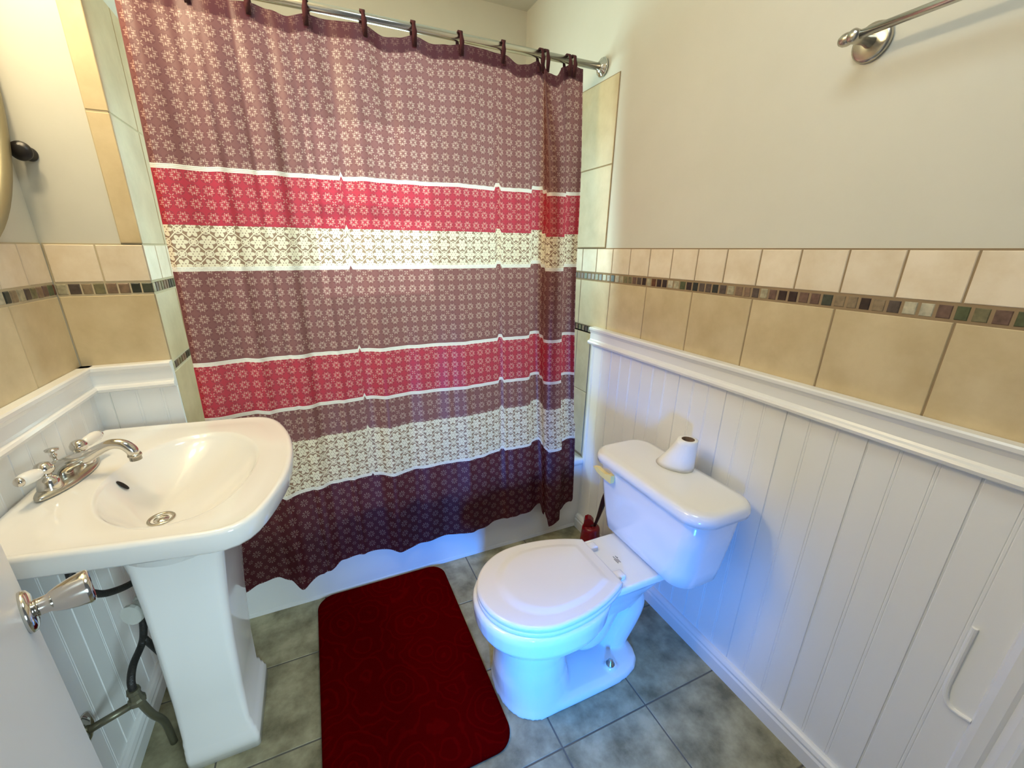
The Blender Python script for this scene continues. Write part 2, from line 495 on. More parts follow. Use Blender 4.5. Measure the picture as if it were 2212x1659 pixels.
# ---- wainscot, rails and baseboards
def bead_panel(axis, face, back, lo, hi, z0, z1, start, pitch=.0611, deep_at=0):
    """grooved board; profile runs along the wall. face = front coord, back = wall coord"""
    s = 1 if face > back else -1
    pts = []
    k = math.floor((lo-start)/pitch)
    marks = []
    while start+k*pitch < hi:
        c = start+k*pitch
        if lo+.004 < c < hi-.004: marks.append((c, (k-deep_at) % 3 == 0))
        k += 1
    pts.append((lo, face))
    for c, deep in marks:
        if deep:
            pts += [(c-.0045, face), (c-.0032, face-s*.0012), (c-.0015, face-s*.0004), (c-.0006, face-s*.003), (c+.0004, face-s*.003), (c+.0012, face)]
        else:
            pts += [(c-.0048, face), (c-.0036, face-s*.0014), (c-.0022, face-s*.0002), (c+.0014, face-s*.0002), (c+.0028, face-s*.0014), (c+.0040, face)]
    pts.append((hi, face)); pts.append((hi, back)); pts.append((lo, back))
    bm = bmesh.new()
    if axis == 'x': prof = [(w, a) for a, w in pts]
    else: prof = pts
    A = [bm.verts.new((x, y, z0)) for x, y in prof]; B = [bm.verts.new((x, y, z1)) for x, y in prof]
    skin(bm, [A, B])
    return bm
obj('beadboard', bead_panel('x', R-.012, R+.002, YF, 1.508, .02, 1.02, .450, deep_at=0), M_white, wall_right)
obj('beadboard', bead_panel('x', LX+.012, LX-.001, -.04, SY-.006, .02, 1.02, 1.038, deep_at=1), M_white, wall_left)
obj('beadboard', bead_panel('y', SY-.012, SY+.001, LX+.012, AX, .02, 1.02, -.52, deep_at=2), M_white, wall_stub)
def rail_prof(f, s):
    """f: wall face coord, s: outward sign ; returns list of (offset, z)"""
    q = [(0, RAIL), (.026, RAIL), (.029, RAIL-.004), (.029, RAIL-.012), (.024, RAIL-.017), (.020, RAIL-.026), (.020, RAIL-.052), (.023, RAIL-.057), (.030, RAIL-.060), (.033, RAIL-.066), (.031, RAIL-.073), (.024, RAIL-.077), (.014, RAIL-.080), (0, RAIL-.080)]
    return [(f+s*a, z) for a, z in q]
def miter(bm, prof_a, axis, a, b): prism(bm, prof_a, axis, a, b)
bm = bmesh.new(); prism(bm, rail_prof(R-.001, -1), 'y', YF, 1.512); struct(obj('trim_1', bm, M_trimw))
bm = bmesh.new(); prism(bm, rail_prof(LX+.001, 1), 'y', -.04, SY); struct(obj('trim_2', bm, M_trimw))
bm = bmesh.new(); prism(bm, rail_prof(SY-.001, -1), 'x', LX+.001, AX+.001); struct(obj('trim_3', bm, M_trimw))
def base_prof(f, s):
    q = [(0, 0), (.022, 0), (.022, .045), (.018, .052), (.019, .060), (.014, .070), (.008, .074), (0, .074)]
    return [(f+s*a, z) for a, z in q]
bm = bmesh.new(); prism(bm, base_prof(R-.011, -1), 'y', YF, 1.504); struct(obj('baseboard_right', bm, M_trimw))
bm = bmesh.new(); prism(bm, base_prof(LX+.011, 1), 'y', -.04, SY-.012); struct(obj('baseboard_left', bm, M_trimw))
bm = bmesh.new(); prism(bm, base_prof(SY-.011, -1), 'x', LX+.03, AX+.0); struct(obj('baseboard_back', bm, M_trimw))
# painted board that closes the beadboard beside the tub
bm = bmesh.new(); box(bm, AX+.001, AX+.022, 1.45, SY+.01, 0, .40, .006); struct(obj('trim_4', bm, M_trimw))
# door casing at the near end of the right wall, with a strip of painted cable cover
bm = bmesh.new()
prism(bm, [(R-.012, .150), (R-.020, .146), (R-.024, .136), (R-.024, .118), (R-.018, .112), (R-.030, .100), (R-.030, .085), (R-.012, .085)], 'z', 0, RAIL-.08)
struct(obj('trim_5', bm, M_trimw))
bm = bmesh.new(); box(bm, R-.075, RW+.12, .03, YF, 0, CEIL, .006); struct(obj('trim_6', bm, M_door))
bm = bmesh.new()
tube(bm, spline([(R-.014, .196, .66), (R-.014, .196, .56), (R-.014, .194, .49), (R-.014, .180, .462), (R-.014, .148, .462)], 6), .005, 10)
tag(obj('cable_cover', bm, M_white), 'short white painted cable bent in an L on the beadboard beside the door casing', 'cable')
# doorway side wall left of the camera (hinge side)
slab('wall_front', LW-.12, -.16, -.13, -.05, 0, CEIL)

# ------------------------------------------------------------ door with knob
ang = math.radians(25.5)
dd = Vector((-math.sin(ang), math.cos(ang), 0)); dn = Vector((math.cos(ang), math.sin(ang), 0))
E0 = Vector((-.405, .650, 0))       # free edge, room-side face
door = bpy.data.objects.new('door_1', None); COL.objects.link(door); struct(door)
door.location = (E0.x, E0.y, 0)
Md = Matrix(((dd.x, dn.x, 0, E0.x), (dd.y, dn.y, 0, E0.y), (0, 0, 1, 0), (0, 0, 0, 1)))
door.matrix_basis = Matrix.Translation(door.location)
bm = bmesh.new()
box(bm, -.70, 0, -.035, 0, .012, 2.03, .0025)
bmesh.ops.transform(bm, matrix=Md, verts=bm.verts)
obj('door_slab', bm, M_door, door)
K = E0 - dd*.055 + Vector((0, 0, .925))
MK = axisM(K, dn)
knob = bpy.data.objects.new('door_knob', None); COL.objects.link(knob); knob.location = K; knob.matrix_basis = Matrix.Translation(K); knob.parent = door; knob.matrix_parent_inverse = door.matrix_basis.inverted()
bm = bmesh.new(); lathe(bm, [(0, 0), (.027, 0), (.028, .003), (.026, .007), (.020, .010), (.013, .011), (0, .011)], 40, MK)
o = obj('rosette', bm, M_chrome, knob, True)
bm = bmesh.new(); lathe(bm, [(0, .009), (.0115, .009), (.011, .015), (.0115, .022), (.0135, .025), (.0145, .027), (.0175, .034), (.0205, .045), (.0225, .056), (.0225, .061), (.0205, .063), (.0200, .0615), (0, .0605)], 40, MK)
obj('knob_grip', bm, M_chrome, knob, True)
bm = bmesh.new(); box(bm, 0, .0015, -.030, -.005, .895, .955, .0005); bmesh.ops.transform(bm, matrix=Md, verts=bm.verts)
obj('latch_plate', bm, M_nickel, door)

# ------------------------------------------------------------ bathtub
tub = thing('bathtub', 'white bathtub with smooth white apron behind the plum shower curtain', 'bathtub', (.35, 1.9, 0))
bm = bmesh.new()
TY, TZ = 1.508, .385
box(bm, AX+.003, R-.003, TY, TY+.02, .012, TZ-.02)
prism(bm, [(TY-.003, 0), (TY+.012, 0), (TY+.012, .018), (TY-.001, .016)], 'x', AX+.003, R-.003)
obj('apron', bm, M_porc, tub)
bm = bmesh.new()
def rr(x0, x1, y0, y1, z, r, n=8):
    out = []
    for cx, cy, a0 in ((x1-r, y1-r, 0), (x0+r, y1-r, PI/2), (x0+r, y0+r, PI), (x1-r, y0+r, 1.5*PI)):
        for k in range(n+1):
            a = a0+k/n*PI/2; out.append((cx+r*math.cos(a), cy+r*math.sin(a), z))
    return out
rg = [rr(AX+.003, R-.003, TY-.006, BY-.003, TZ-.03, .004), rr(AX+.003, R-.003, TY-.006, BY-.003, TZ-.008, .004), rr(AX+.006, R-.006, TY, BY-.006, TZ, .006),
      rr(AX+.07, R-.09, TY+.07, BY-.07, TZ, .12), rr(AX+.085, R-.105, TY+.085, BY-.085, TZ-.02, .12), rr(AX+.15, R-.15, TY+.12, BY-.12, .07, .12), rr(AX+.2, R-.2, TY+.17, BY-.17, .05, .1)]
rg = [[bm.verts.new(c) for c in r_] for r_ in rg]
skin(bm, rg)
obj('basin', bm, M_porc, tub, True)

# ------------------------------------------------------------ curtain rod + curtain
RY, RZ = 1.595, 2.025
rod = thing('shower_curtain_rod', 'satin metal shower curtain rod spanning the tub alcove above the curtain', 'curtain rod', (.35, RY, RZ))
bm = bmesh.new(); tube(bm, [(AX+.004, RY, RZ), (.28, RY, RZ), (R-.006, RY, RZ)], .0125, 20); obj('pole', bm, M_rod, rod, True)
for x, s in ((R, -1), (AX, 1)):
    bm = bmesh.new(); lathe(bm, [(0, .0005), (.031, .0005), (.033, .004), (.030, .010), (.022, .013), (.020, .019), (.0165, .021), (.0125, .022), (0, .022)], 32, axisM((x, RY, RZ), (s, 0, 0)))
    obj('end_flange', bm, M_chrome, rod, True)

cur = thing('shower_curtain', 'translucent plum shower curtain with red and cream patterned bands hanging from the rod', 'shower curtain', (.35, 1.55, 2.0))
# plan path of the cloth: s (arc length) -> (x, dy)
def plan():
    P = []
    x = -.372
    while x < .800:
        dy = .006*math.sin(x*21)+.004*math.sin(x*47+1.3)+.006*math.sin(x*9+.6)
        P.append((x, dy)); x += .006
    for q in spline([(.806, .006, 0), (.835, .018, 0), (.858, .020, 0), (.872, .004, 0), (.866, -.030, 0), (.880, -.046, 0), (.908, -.050, 0), (.936, -.044, 0), (.948, -.030, 0), (.940, -.004, 0), (.952, .012, 0), (.978, .008, 0), (1.000, .012, 0), (1.022, .006, 0), (1.036, -.006, 0), (1.040, .006, 0)], 7):
        P.append((q.x, q.y))
    return P
PL = plan()
def interp(T_, x):
    if x <= T_[0][0]: return T_[0][1]
    for (a, fa), (b_, fb) in zip(T_, T_[1:]):
        if x <= b_: 
            t = (x-a)/(b_-a) if b_ > a else 0
            t = t*t*(3-2*t)
            return fa+(fb-fa)*t
    return T_[-1][1]
TOP = [(-.38, 2.0), (-.115, 1.998), (-.066, 2.003), (-.02, 1.996), (.02, 1.988), (.079, 2.003), (.15, 2.002), (.235, 2.003), (.30, 1.985), (.34, 1.989), (.39, 2.002), (.45, 1.988), (.5, 1.994), (.557, 2.005), (.63, 2.004), (.714, 2.002), (.763, 1.979), (.80, 1.984), (.85, 2.004), (.885, 1.967), (.915, 1.962), (.945, 1.995), (.985, 2.012), (1.04, 2.004)]
HEM = [(-.372, .160), (-.31, .188), (-.25, .196), (-.21, .17), (-.175, .130), (-.10, .165), (-.02, .189), (.08, .187), (.23, .152), (.37, .167), (.565, .172), (.65, .190), (.80, .190), (.86, .215), (.872, .16), (.88, .115), (.94, .128), (.955, .14), (1.03, .18), (1.04, .2)]
CREASE = [(-.25, .014, .008, .02), (-.215, .014, -.010, .025), (-.12, .008, .008, .02), (-.03, .018, .012, .0), (.04, .010, -.007, .01), (.13, .024, .006, .02), (.20, .02, -.008, .0), (.31, .020, .006, -.01), (.465, .016, .004, 0), (.52, .02, -.008, 0), (.60, .022, .006, .01), (.69, .010, -.006, 0), (.74, .018, .006, .01)]
NV = 96
cloth = bmesh.new(); uvl = cloth.loops.layers.uv.new('UVMap')
ss = [0]
for (a, b_), (c, d) in zip(PL, PL[1:]): ss.append(ss[-1]+math.hypot(c-a, d-b_))
grid = []
for i, (x, dy) in enumerate(PL):
    colv = []
    zt, zh = interp(TOP, x), interp(HEM, x)
    off = -.013 if .862 < x < .95 and dy < -.02 else (.014 if x < .87 and dy > .012 else 0)
    for j in range(NV+1):
        t = j/NV
        vn = 2.0-t*(2.0-.165)                      # nominal band height
        # shift of the cloth: top follows the drooping header, bottom follows the hem
        wt = max(0, 1-(2.0-vn)/.35); wb = max(0, 1-(vn-.165)/.5)
        z = vn + (zt-2.0)*wt**1.2 + (zh-.165)*wb**1.3 + off*(1-wt)*(1-wb)
        y = 1.465+(z-.15)*(.12/1.8)
        k = .35+.65*min(1, (2.0-vn)/.3)
        amp = k*(1+.25*math.sin(3*vn+x*5))
        # creases radiating from the tabs
        cr = .0035*math.sin(x*75+vn*6)*math.exp(-((vn-1.7)/.35)**2)*(1 if x < .3 else .4)
        cr += .003*math.sin(x*33-vn*5+1)*(.5+.5*math.sin(vn*4))
        bowl = -.020*max(0, (.5-vn)/.5)*math.sin((x+.37)*7)
        cr -= .012*math.exp(-((x+.175)/.05)**2)*max(0, (.9-vn))
        for cx, cw, cd, sl in CREASE: cr += cd*math.exp(-((x-cx-sl*(2-vn))/cw)**2)*min(1, .3+(2-vn)*2)
        xx = x+(.006*math.sin(vn*5) if x > .8 else 0)+(max(0, x-.8)/.24)*(-.012*math.exp(-((vn-1.35)/.35)**2)+.008*(vn < .6))
        colv.append((cloth.verts.new((xx, y+dy*amp+cr+bowl, z)), (ss[i], vn)))
    grid.append(colv)
for i in range(len(grid)-1):
    for j in range(NV):
        q = [grid[i][j], grid[i+1][j], grid[i+1][j+1], grid[i][j+1]]
        f = cloth.faces.new([a[0] for a in q])
        for lp, a in zip(f.loops, q): lp[uvl].uv = a[1]
me = bpy.data.meshes.new('cloth_panel'); cloth.to_mesh(me); cloth.free()
for f in me.polygons: f.use_smooth = True
me.materials.append(M_curt)
cl = bpy.data.objects.new('cloth_panel', me); COL.objects.link(cl); cl.parent = cur; cl.matrix_parent_inverse = cur.matrix_basis.inverted()
M_tab = mat('tab_cloth', srgb(78, 34, 40), .9, bump=.3, bscale=200)
for x in (-.355, -.215, -.07, .079, .235, .39, .546, .705, .852, .872, .966, .990):
    bm = bmesh.new()
    ctr = (RY, RZ); rr_ = .0165; w = .0065
    yt = 1.465+(1.975-.15)*(.12/1.8)
    tilt = random.uniform(-.006, .006)
    path = [(yt-.006, 1.972), (RY-rr_-.002, RZ-.014)]
    for k in range(9):
        a = PI*1.08-k/8*PI*1.16
        path.append((RY+rr_*math.cos(a), RZ+rr_*math.sin(a)))
    path += [(RY+.010, RZ-.018), (yt+.006, 1.985), (yt+.004, 1.970)]
    A, B = [], []
    n = len(path)
    for k, (y, z) in enumerate(path):
        t_ = (k/(n-1)-.5)*2*tilt; ww = w*(1+.25*math.sin(k*1.7))
        A.append((x-ww+t_, y, z)); B.append((x+ww+t_, y, z))
    # thin strap with thickness
    cy, cz = RY, RZ-.01
    def outw(p, d):
        v = Vector((0, p[1]-cy, p[2]-cz)); v.normalize(); return (p[0], p[1]+v.y*d, p[2]+v.z*d)
    rings = [[bm.verts.new(a), bm.verts.new(b_), bm.verts.new(outw(b_, .0022)), bm.verts.new(outw(a, .0022))] for a, b_ in zip(A, B)]
    skin(bm, rings)
    obj('curtain_tab', bm, M_tab, cur, True)

# ------------------------------------------------------------ bath rug
def rrect2(x0, x1, y0, y1, r, n=10): return [(a, b_) for a, b_, _ in rr(x0, x1, y0, y1, 0, r, n)]
bm = bmesh.new(); rg = []
for ins, z in ((.004, .0005), (0, .004), (0, .009), (.003, .013), (.010, .015), (.020, .0155)):
    rg.append([bm.verts.new((a, b_, z)) for a, b_ in rrect2(-.137+ins, .380-ins, .712+ins, 1.497-ins, .062-ins*.6)])
skin(bm, rg)
tag(obj('bath_mat', bm, M_rug, None, True), 'dark red plush bath mat with rounded corners on the floor before the tub', 'bath mat')

# ------------------------------------------------------------ pedestal sink
sink = thing('pedestal_sink', 'white porcelain pedestal sink with oval bowl against the left wall', 'sink', (-.4, 1.13, 0))
def sm(pts, n=6):
    """closed Catmull-Rom of 2D points"""
    out = []; m_ = len(pts)
    for i in range(m_):
        a, b_, c, d = [Vector((*pts[(i+k-1) % m_], 0)) for k in range(4)]
        for k in range(n):
            t = k/n
            q = .5*((2*b_)+(c-a)*t+(2*a-5*b_+4*c-d)*t*t+(3*b_-a-3*c+d)*t**3); out.append((q.x, q.y))
    return out
outl = [(-.6165, 1.452), (-.50, 1.441), (-.36, 1.422), (-.255, 1.408), (-.205, 1.397), (-.165, 1.366), (-.137, 1.310), (-.112, 1.22), (-.101, 1.12), (-.105, 1.01), (-.124, .92), (-.150, .845), (-.176, .808), (-.215, .793), (-.29, .802), (-.40, .820), (-.52, .842), (-.607, .857), (-.6165, .862), (-.6165, .90), (-.6165, 1.05), (-.6165, 1.2), (-.6165, 1.35), (-.6165, 1.448)]
Ctr = Vector((-.345, 1.115))
NA = 96
def ray_outline(poly, th):
    d = Vector((math.cos(th), math.sin(th)))
    best = None
    for i in range(len(poly)):
        a = Vector(poly[i])-Ctr; b_ = Vector(poly[(i+1) % len(poly)])-Ctr
        e = b_-a; den = d.x*e.y-d.y*e.x
        if abs(den) < 1e-9: continue
        t = (a.x*e.y-a.y*e.x)/den; s = (a.x*d.y-a.y*d.x)/den
        if t > 0 and -1e-6 <= s <= 1+1e-6 and (best is None or t > best): best = t
    return best
O_ = [ray_outline(sm(outl, 3), 2*PI*i/NA) for i in range(NA)]
BOWL = [(-.468, .995), (-.487, 1.080), (-.474, 1.173), (-.436, 1.265), (-.374, 1.312), (-.304, 1.312), (-.248, 1.276), (-.205, 1.207), (-.184, 1.133), (-.183, 1.058), (-.198, .979), (-.228, .905), (-.272, .868), (-.322, .862), (-.371, .876), (-.405, .900), (-.441, .941)]
B_ = [ray_outline(sm(BOWL, 4), 2*PI*i/96) for i in range(96)]
B_ = [(B_[i-2]+B_[i-1]+B_[i]+B_[(i+1) % 96]+B_[(i+2) % 96])/5 for i in range(96)]
def bowlr(th, k=1):
    # egg shaped bowl, longer along the wall
    return k*B_[int(round(th/(2*PI)*96)) % 96]
SZ = .860
def ring(f, z):
    return [(Ctr.x+f(i)*math.cos(2*PI*i/NA), Ctr.y+f(i)*math.sin(2*PI*i/NA), z) for i in range(NA)]
th_ = lambda i: 2*PI*i/NA
DR = Vector((-.388, 1.052))
def bring(k, z, m_):   # bowl ring shifting towards the drain
    out = []
    for i in range(NA):
        r_ = bowlr(th_(i), k)
        out.append((Ctr.x*(1-m_)+DR.x*m_+r_*math.cos(th_(i)), Ctr.y*(1-m_)+DR.y*m_+r_*math.sin(th_(i)), z))
    return out
def pedring(x0, x1, y0, y1, z):
    cx, cy = (x0+x1)/2, (y0+y1)/2
    out = []
    for i in range(NA):
        c, s = math.cos(th_(i)), math.sin(th_(i)); e = 5
        r_ = (abs(c/((x1-x0)/2))**e+abs(s/((y1-y0)/2))**e)**(-1/e)
        out.append((cx+r_*c, cy+r_*s, z))
    return out
rings = [pedring(-.47, -.26, .99, 1.25, .745),
         [((Ctr.x+bowlr(th_(i), 1.02)*math.cos(th_(i)))*.9-.04, (Ctr.y+bowlr(th_(i), 1.04)*math.sin(th_(i))), .772) for i in range(NA)],
         ring(lambda i: O_[i]*.80, .795), ring(lambda i: O_[i]-.020, .808), ring(lambda i: O_[i]-.008, .812), ring(lambda i: O_[i]-.004, .818), ring(lambda i: O_[i]-.001, .836),
         ring(lambda i: O_[i], .852), ring(lambda i: O_[i]-.003, .8585), ring(lambda i: O_[i]-.009, SZ+.0005), ring(lambda i: O_[i]-.014, SZ-.0005), ring(lambda i: O_[i]-.019, SZ-.002), ring(lambda i: max(bowlr(th_(i), 1.05), O_[i]-.05), SZ-.002), 
         ring(lambda i: bowlr(th_(i), 1.03), SZ-.002), ring(lambda i: bowlr(th_(i), 1.0), SZ-.0035), *[bring(1-.88*t, SZ-.0035-.0945*math.sin(PI/2*t)**.8, t**1.25) for t in (.04, .09, .15, .22, .3, .4, .5, .6, .7, .8, .9, 1)]]
bm = bmesh.new(); rings = [[bm.verts.new(c) for c in r_] for r_ in rings]; skin(bm, rings)
basin = obj('basin', bm, M_porc, sink, True)
# overflow slot and drain
bm = bmesh.new(); 
ov = axisM((-.467, 1.125, .829), (.75, -.05, .62))
lathe(bm, [(0, 0), (.0065, 0), (.0065, .0015), (.005, .002), (0, .002)], 20, ov @ Matrix.Diagonal((1, 2.3, 1, 1)).to_4x4())
obj('overflow_slot', bm, M_dark, sink, True)
bm = bmesh.new(); lathe(bm, [(.027, -.001), (.0275, .002), (.026, .004), (.021, .003), (.0195, -.004), (.0215, -.006), (0, -.006)], 36, Matrix.Translation((DR.x, DR.y, SZ-.098)), cap=False)
dr = obj('drain_ring', bm, M_nickel, sink, True)
bm = bmesh.new(); lathe(bm, [(0, -.004), (.0145, -.004), (.016, -.001), (.0145, .002), (0, .0035)], 30, Matrix.Translation((DR.x, DR.y, SZ-.098))); obj('drain_stopper', bm, M_chrome, sink, True)
# pedestal column
def prect(x0, x1, y0, y1, z, r=.016): return rr(x0, x1, y0, y1, z, r, 5)
bm = bmesh.new()
sec = [(-.475, -.298, 1.004, 1.246, 0, .012), (-.475, -.298, 1.004, 1.246, .040, .012), (-.475, -.301, 1.007, 1.243, .046, .012), (-.475, -.303, 1.010, 1.240, .062, .012), (-.475, -.308, 1.013, 1.237, .066, .012), (-.475, -.309, 1.014, 1.236, .084, .012), (-.475, -.315, 1.020, 1.230, .094, .012),
       (-.470, -.311, 1.016, 1.234, .22, .018), (-.462, -.300, 1.004, 1.246, .40, .02), (-.455, -.285, .990, 1.260, .56, .022), (-.450, -.268, .972, 1.278, .68, .024), (-.450, -.252, .962, 1.288, .72, .026), (-.450, -.242, .953, 1.297, .748, .03)]
rg = [[bm.verts.new(c) for c in prect(*s_)] for s_ in sec]; skin(bm, rg)
obj('pedestal', bm, M_porc, sink, True)

# faucet
FX, FY, FZ = -.560, 1.142, SZ
fa = thing('faucet', 'chrome two handle faucet with white porcelain levers on the back of the sink', 'faucet', (FX, FY, FZ))
rot = Matrix.Translation((FX, FY, FZ)) @ Matrix.Rotation(math.radians(-8), 4, 'Z')
def flat_ring(a, b_, z, n=48):
    out = []
    for i in range(n):
        t = 2*PI*i/n; c, s = math.cos(t), math.sin(t)
        out.append(rot @ Vector((a*abs(c)**.9*(1 if c > 0 else -1)*(1-.35*abs(s)**3), b_*s, z)))
    return out
bm = bmesh.new()
rg = [[bm.verts.new(c) for c in flat_ring(a, b_, z)] for a, b_, z in ((.031, .098, .0002), (.032, .100, .002), (.032, .100, .006), (.027, .094, .010), (.016, .078, .013), (.010, .06, .0135))]
skin(bm, rg); obj('base_plate', bm, M_nickel, fa, True)
for s in (-1, 1):
    c = rot @ Vector((0, s*.056, 0))
    bm = bmesh.new(); lathe(bm, [(0, .006), (.021, .006), (.0215, .012), (.0190, .022), (.0175, .030), (.0140, .034), (.010, .036), (.0085, .041), (.0125, .044), (.0165, .051), (.0165, .058), (.012, .066), (.006, .069), (0, .0695)], 30, Matrix.Translation(c))
    h = obj('handle', bm, M_chrome, fa, True)
    d0 = rot.to_3x3() @ Vector((.18 if s > 0 else -.05, s*1.0, .10))
    st = c+Vector((0, 0, .052))+d0.normalized()*.012
    bm = bmesh.new(); lathe(bm, [(0, 0), (.0085, 0), (.0105, .004), (.0125, .014), (.0135, .028), (.0125, .040), (.0105, .046), (0, .047)], 26, axisM(st, d0))
    lv = obj('porcelain_lever', bm, M_porc, h, True); lv['label'] = 'white porcelain lever'
    bm = bmesh.new(); lathe(bm, [(0, .044), (.0095, .044), (.0098, .048), (.008, .052), (.004, .055), (0, .0555)], 26, axisM(st, d0))
    obj('lever_cap', bm, M_chrome, h, True)
bm = bmesh.new()
pp = [rot @ Vector(q) for q in ((-.012, 0, .012), (-.006, 0, .028), (.012, 0, .040), (.045, 0, .050), (.075, 0, .066), (.098, 0, .074), (.118, 0, .070), (.130, 0, .056), (.133, 0, .042))]
tube(bm, spline(pp, 6), [.020, .018, .0165, .0135, .0118, .0115, .0118, .012, .0115], 20); 
obj('spout', bm, M_chrome, fa, True)
bm = bmesh.new(); e = rot @ Vector((.1335, 0, .046)); lathe(bm, [(0, 0), (.0125, 0), (.0135, .003), (.0135, .006), (.0118, .007), (.0118, .016), (0, .016)], 24, axisM(e, (0.02, 0, -1))); obj('aerator', bm, M_nickel, fa, True)
bm = bmesh.new(); e = rot @ Vector((-.014, 0, .02)); lathe(bm, [(0, 0), (.008, 0), (.008, .020), (.0065, .026), (.0035, .028), (.0035, .036), (.006, .038), (.006, .042), (.0035, .044), (.0035, .050), (.0115, .052), (.0120, .055), (0, .057)], 22, Matrix.Translation(e)); obj('lift_rod', bm, M_chrome, fa, True)

# plumbing under the sink
pl = thing('sink_plumbing', 'dark hoses, white trap nut and shutoff valve in the shadow behind the sink pedestal', 'plumbing', (-.52, 1.05, .3))
bm = bmesh.new(); tube(bm, spline([(-.535, .985, .74), (-.535, .985, .685), (-.530, 1.01, .640), (-.52, 1.05, .60), (-.50, 1.12, .565), (-.48, 1.20, .56)], 6), .008, 12); obj('supply_hose', bm, M_rub, pl, True)
bm = bmesh.new(); lathe(bm, [(0, 0), (.013, 0), (.014, .012), (.011, .016), (.0115, .028), (0, .028)], 8, axisM((-.535, .985, .69), (.05, .1, -1))); obj('hose_nut', bm, M_brass, pl)
bm = bmesh.new(); lathe(bm, [(0, 0), (.026, 0), (.027, .008), (.022, .012), (.022, .032), (.026, .036), (.026, .05), (0, .05)], 12, axisM((-.51, 1.075, .50), (.35, .9, -.1))); obj('trap_nut', bm, M_pvc, pl)
bm = bmesh.new(); tube(bm, spline([(-.50, 1.12, .50), (-.49, 1.17, .48), (-.48, 1.20, .42)], 6), .021, 16); obj('trap_elbow', bm, M_pvc, pl, True)
bm = bmesh.new(); tube(bm, spline([(-.505, 1.115, .47), (-.51, 1.105, .42), (-.52, 1.10, .385), (-.525, 1.05, .375), (-.525, 1.02, .355), (-.525, 1.015, .325)], 6), .0085, 12); tube(bm, spline([(-.515, 1.105, .40), (-.50, 1.13, .30), (-.495, 1.15, .2)], 6), .008, 12); obj('supply_hose', bm, M_rub, pl, True)
bm = bmesh.new(); lathe(bm, [(0, 0), (.013, 0), (.0145, .01), (.012, .014), (.014, .03), (.018, .034), (.018, .045), (0, .045)], 10, axisM((-.525, 1.015, .335), (0, .02, -1))); obj('shutoff_valve', bm, M_brass, pl)
bm = bmesh.new(); tube(bm, spline([(-.525, 1.018, .30), (-.525, 1.05, .20), (-.53, 1.10, .10), (-.53, 1.11, .0)], 6), .009, 12); obj('riser_pipe', bm, M_brass, pl, True)
bm = bmesh.new(); lathe(bm, [(0, 0), (.040, 0), (.038, .004), (.02, .012), (0, .013)], 30, axisM((-.6185, .985, .285), (1, 0, 0))); obj('escutcheon', bm, M_chrome, pl, True)
bm = bmesh.new(); tube(bm, [(-.61, .985, .285), (-.535, 1.01, .292)], .009, 12); obj('stub_pipe', bm, M_brass, pl, True)

# ------------------------------------------------------------ mirror + hook on the left
mi = thing('wall_mirror', 'oval mirror in a pale frame on the left wall beside the alcove corner', 'mirror', (LX, 1.15, 1.80))
def oval(a, b_, x, n=72): return [(x, 1.15+a*math.cos(2*PI*i/n), 1.80+b_*math.sin(2*PI*i/n)) for i in range(n)]
bm = bmesh.new()
M_mf = mat('mirror_frame', srgb(150, 140, 108), .45, metal=.3)
rg = [[bm.verts.new(c) for c in oval(a, b_, x)] for a, b_, x in ((.345, .468, LW+.003), (.350, .473, -.612), (.345, .468, -.606), (.330, .450, -.603), (.318, .436, -.607), (.316, .434, -.615), (.316, .434, LW+.003))]
skin(bm, rg, cap=False); obj('frame', bm, M_mf, mi, True)
bm = bmesh.new(); rg = [[bm.verts.new(c) for c in oval(.322, .44, x)] for x in (LW+.004, -.615)]; skin(bm, rg)
obj('mirror_glass', bm, mat('mirror_glass', srgb(235, 240, 238), .02, metal=1), mi)
bm = bmesh.new(); lathe(bm, [(0, 0), (.016, 0), (.016, .004), (.012, .010), (.011, .022), (.013, .030), (.020, .036), (.0215, .041), (.020, .046), (.010, .050), (0, .051)], 30, axisM((-.598, SW-.001, 1.572), (0.05, -1, .0)))
tag(obj('robe_hook', bm, M_black, None, True), 'black round wall knob beside the edge of the oval mirror', 'wall hook')

# ------------------------------------------------------------ towel bar
tb = thing('towel_bar', 'brushed metal towel bar with round wall plate high on the right wall', 'towel bar', (RW, .655, 1.77))
bm = bmesh.new(); lathe(bm, [(0, 0), (.0345, 0), (.036, .004), (.0345, .009), (.029, .0115), (.012, .012), (0, .012)], 36, axisM((RW, .655, 1.772), (-1, 0, 0))); obj('wall_plate', bm, M_nickel, tb, True)
bm = bmesh.new(); lathe(bm, [(.012, .010), (.0105, .018), (.009, .030), (.0105, .045), (.0125, .062), (.0125, .072), (.008, .077), (0, .078)], 24, axisM((RW, .655, 1.772), (-1, 0, 0)), cap=False); obj('post', bm, M_nickel, tb, True)
bm = bmesh.new(); tube(bm, [(RW-.065, .672, 1.772), (RW-.065, .4, 1.772), (RW-.065, .10, 1.772)], .0078, 16); obj('bar', bm, M_rod, tb, True)
bm = bmesh.new(); lathe(bm, [(0, -.012), (.008, -.010), (.0115, -.004), (.0125, .004), (.0105, .012), (.0078, .015)], 24, axisM((RW-.065, .672, 1.772), (0, -1, 0)), cap=False); obj('end_cap', bm, M_nickel, tb, True)
bm = bmesh.new(); lathe(bm, [(0, 0), (.0345, 0), (.036, .004), (.0345, .009), (.012, .012), (.009, .03), (.0125, .062), (.0125, .072), (0, .078)], 30, axisM((RW, .11, 1.772), (-1, 0, 0))); obj('wall_plate', bm, M_nickel, tb, True)

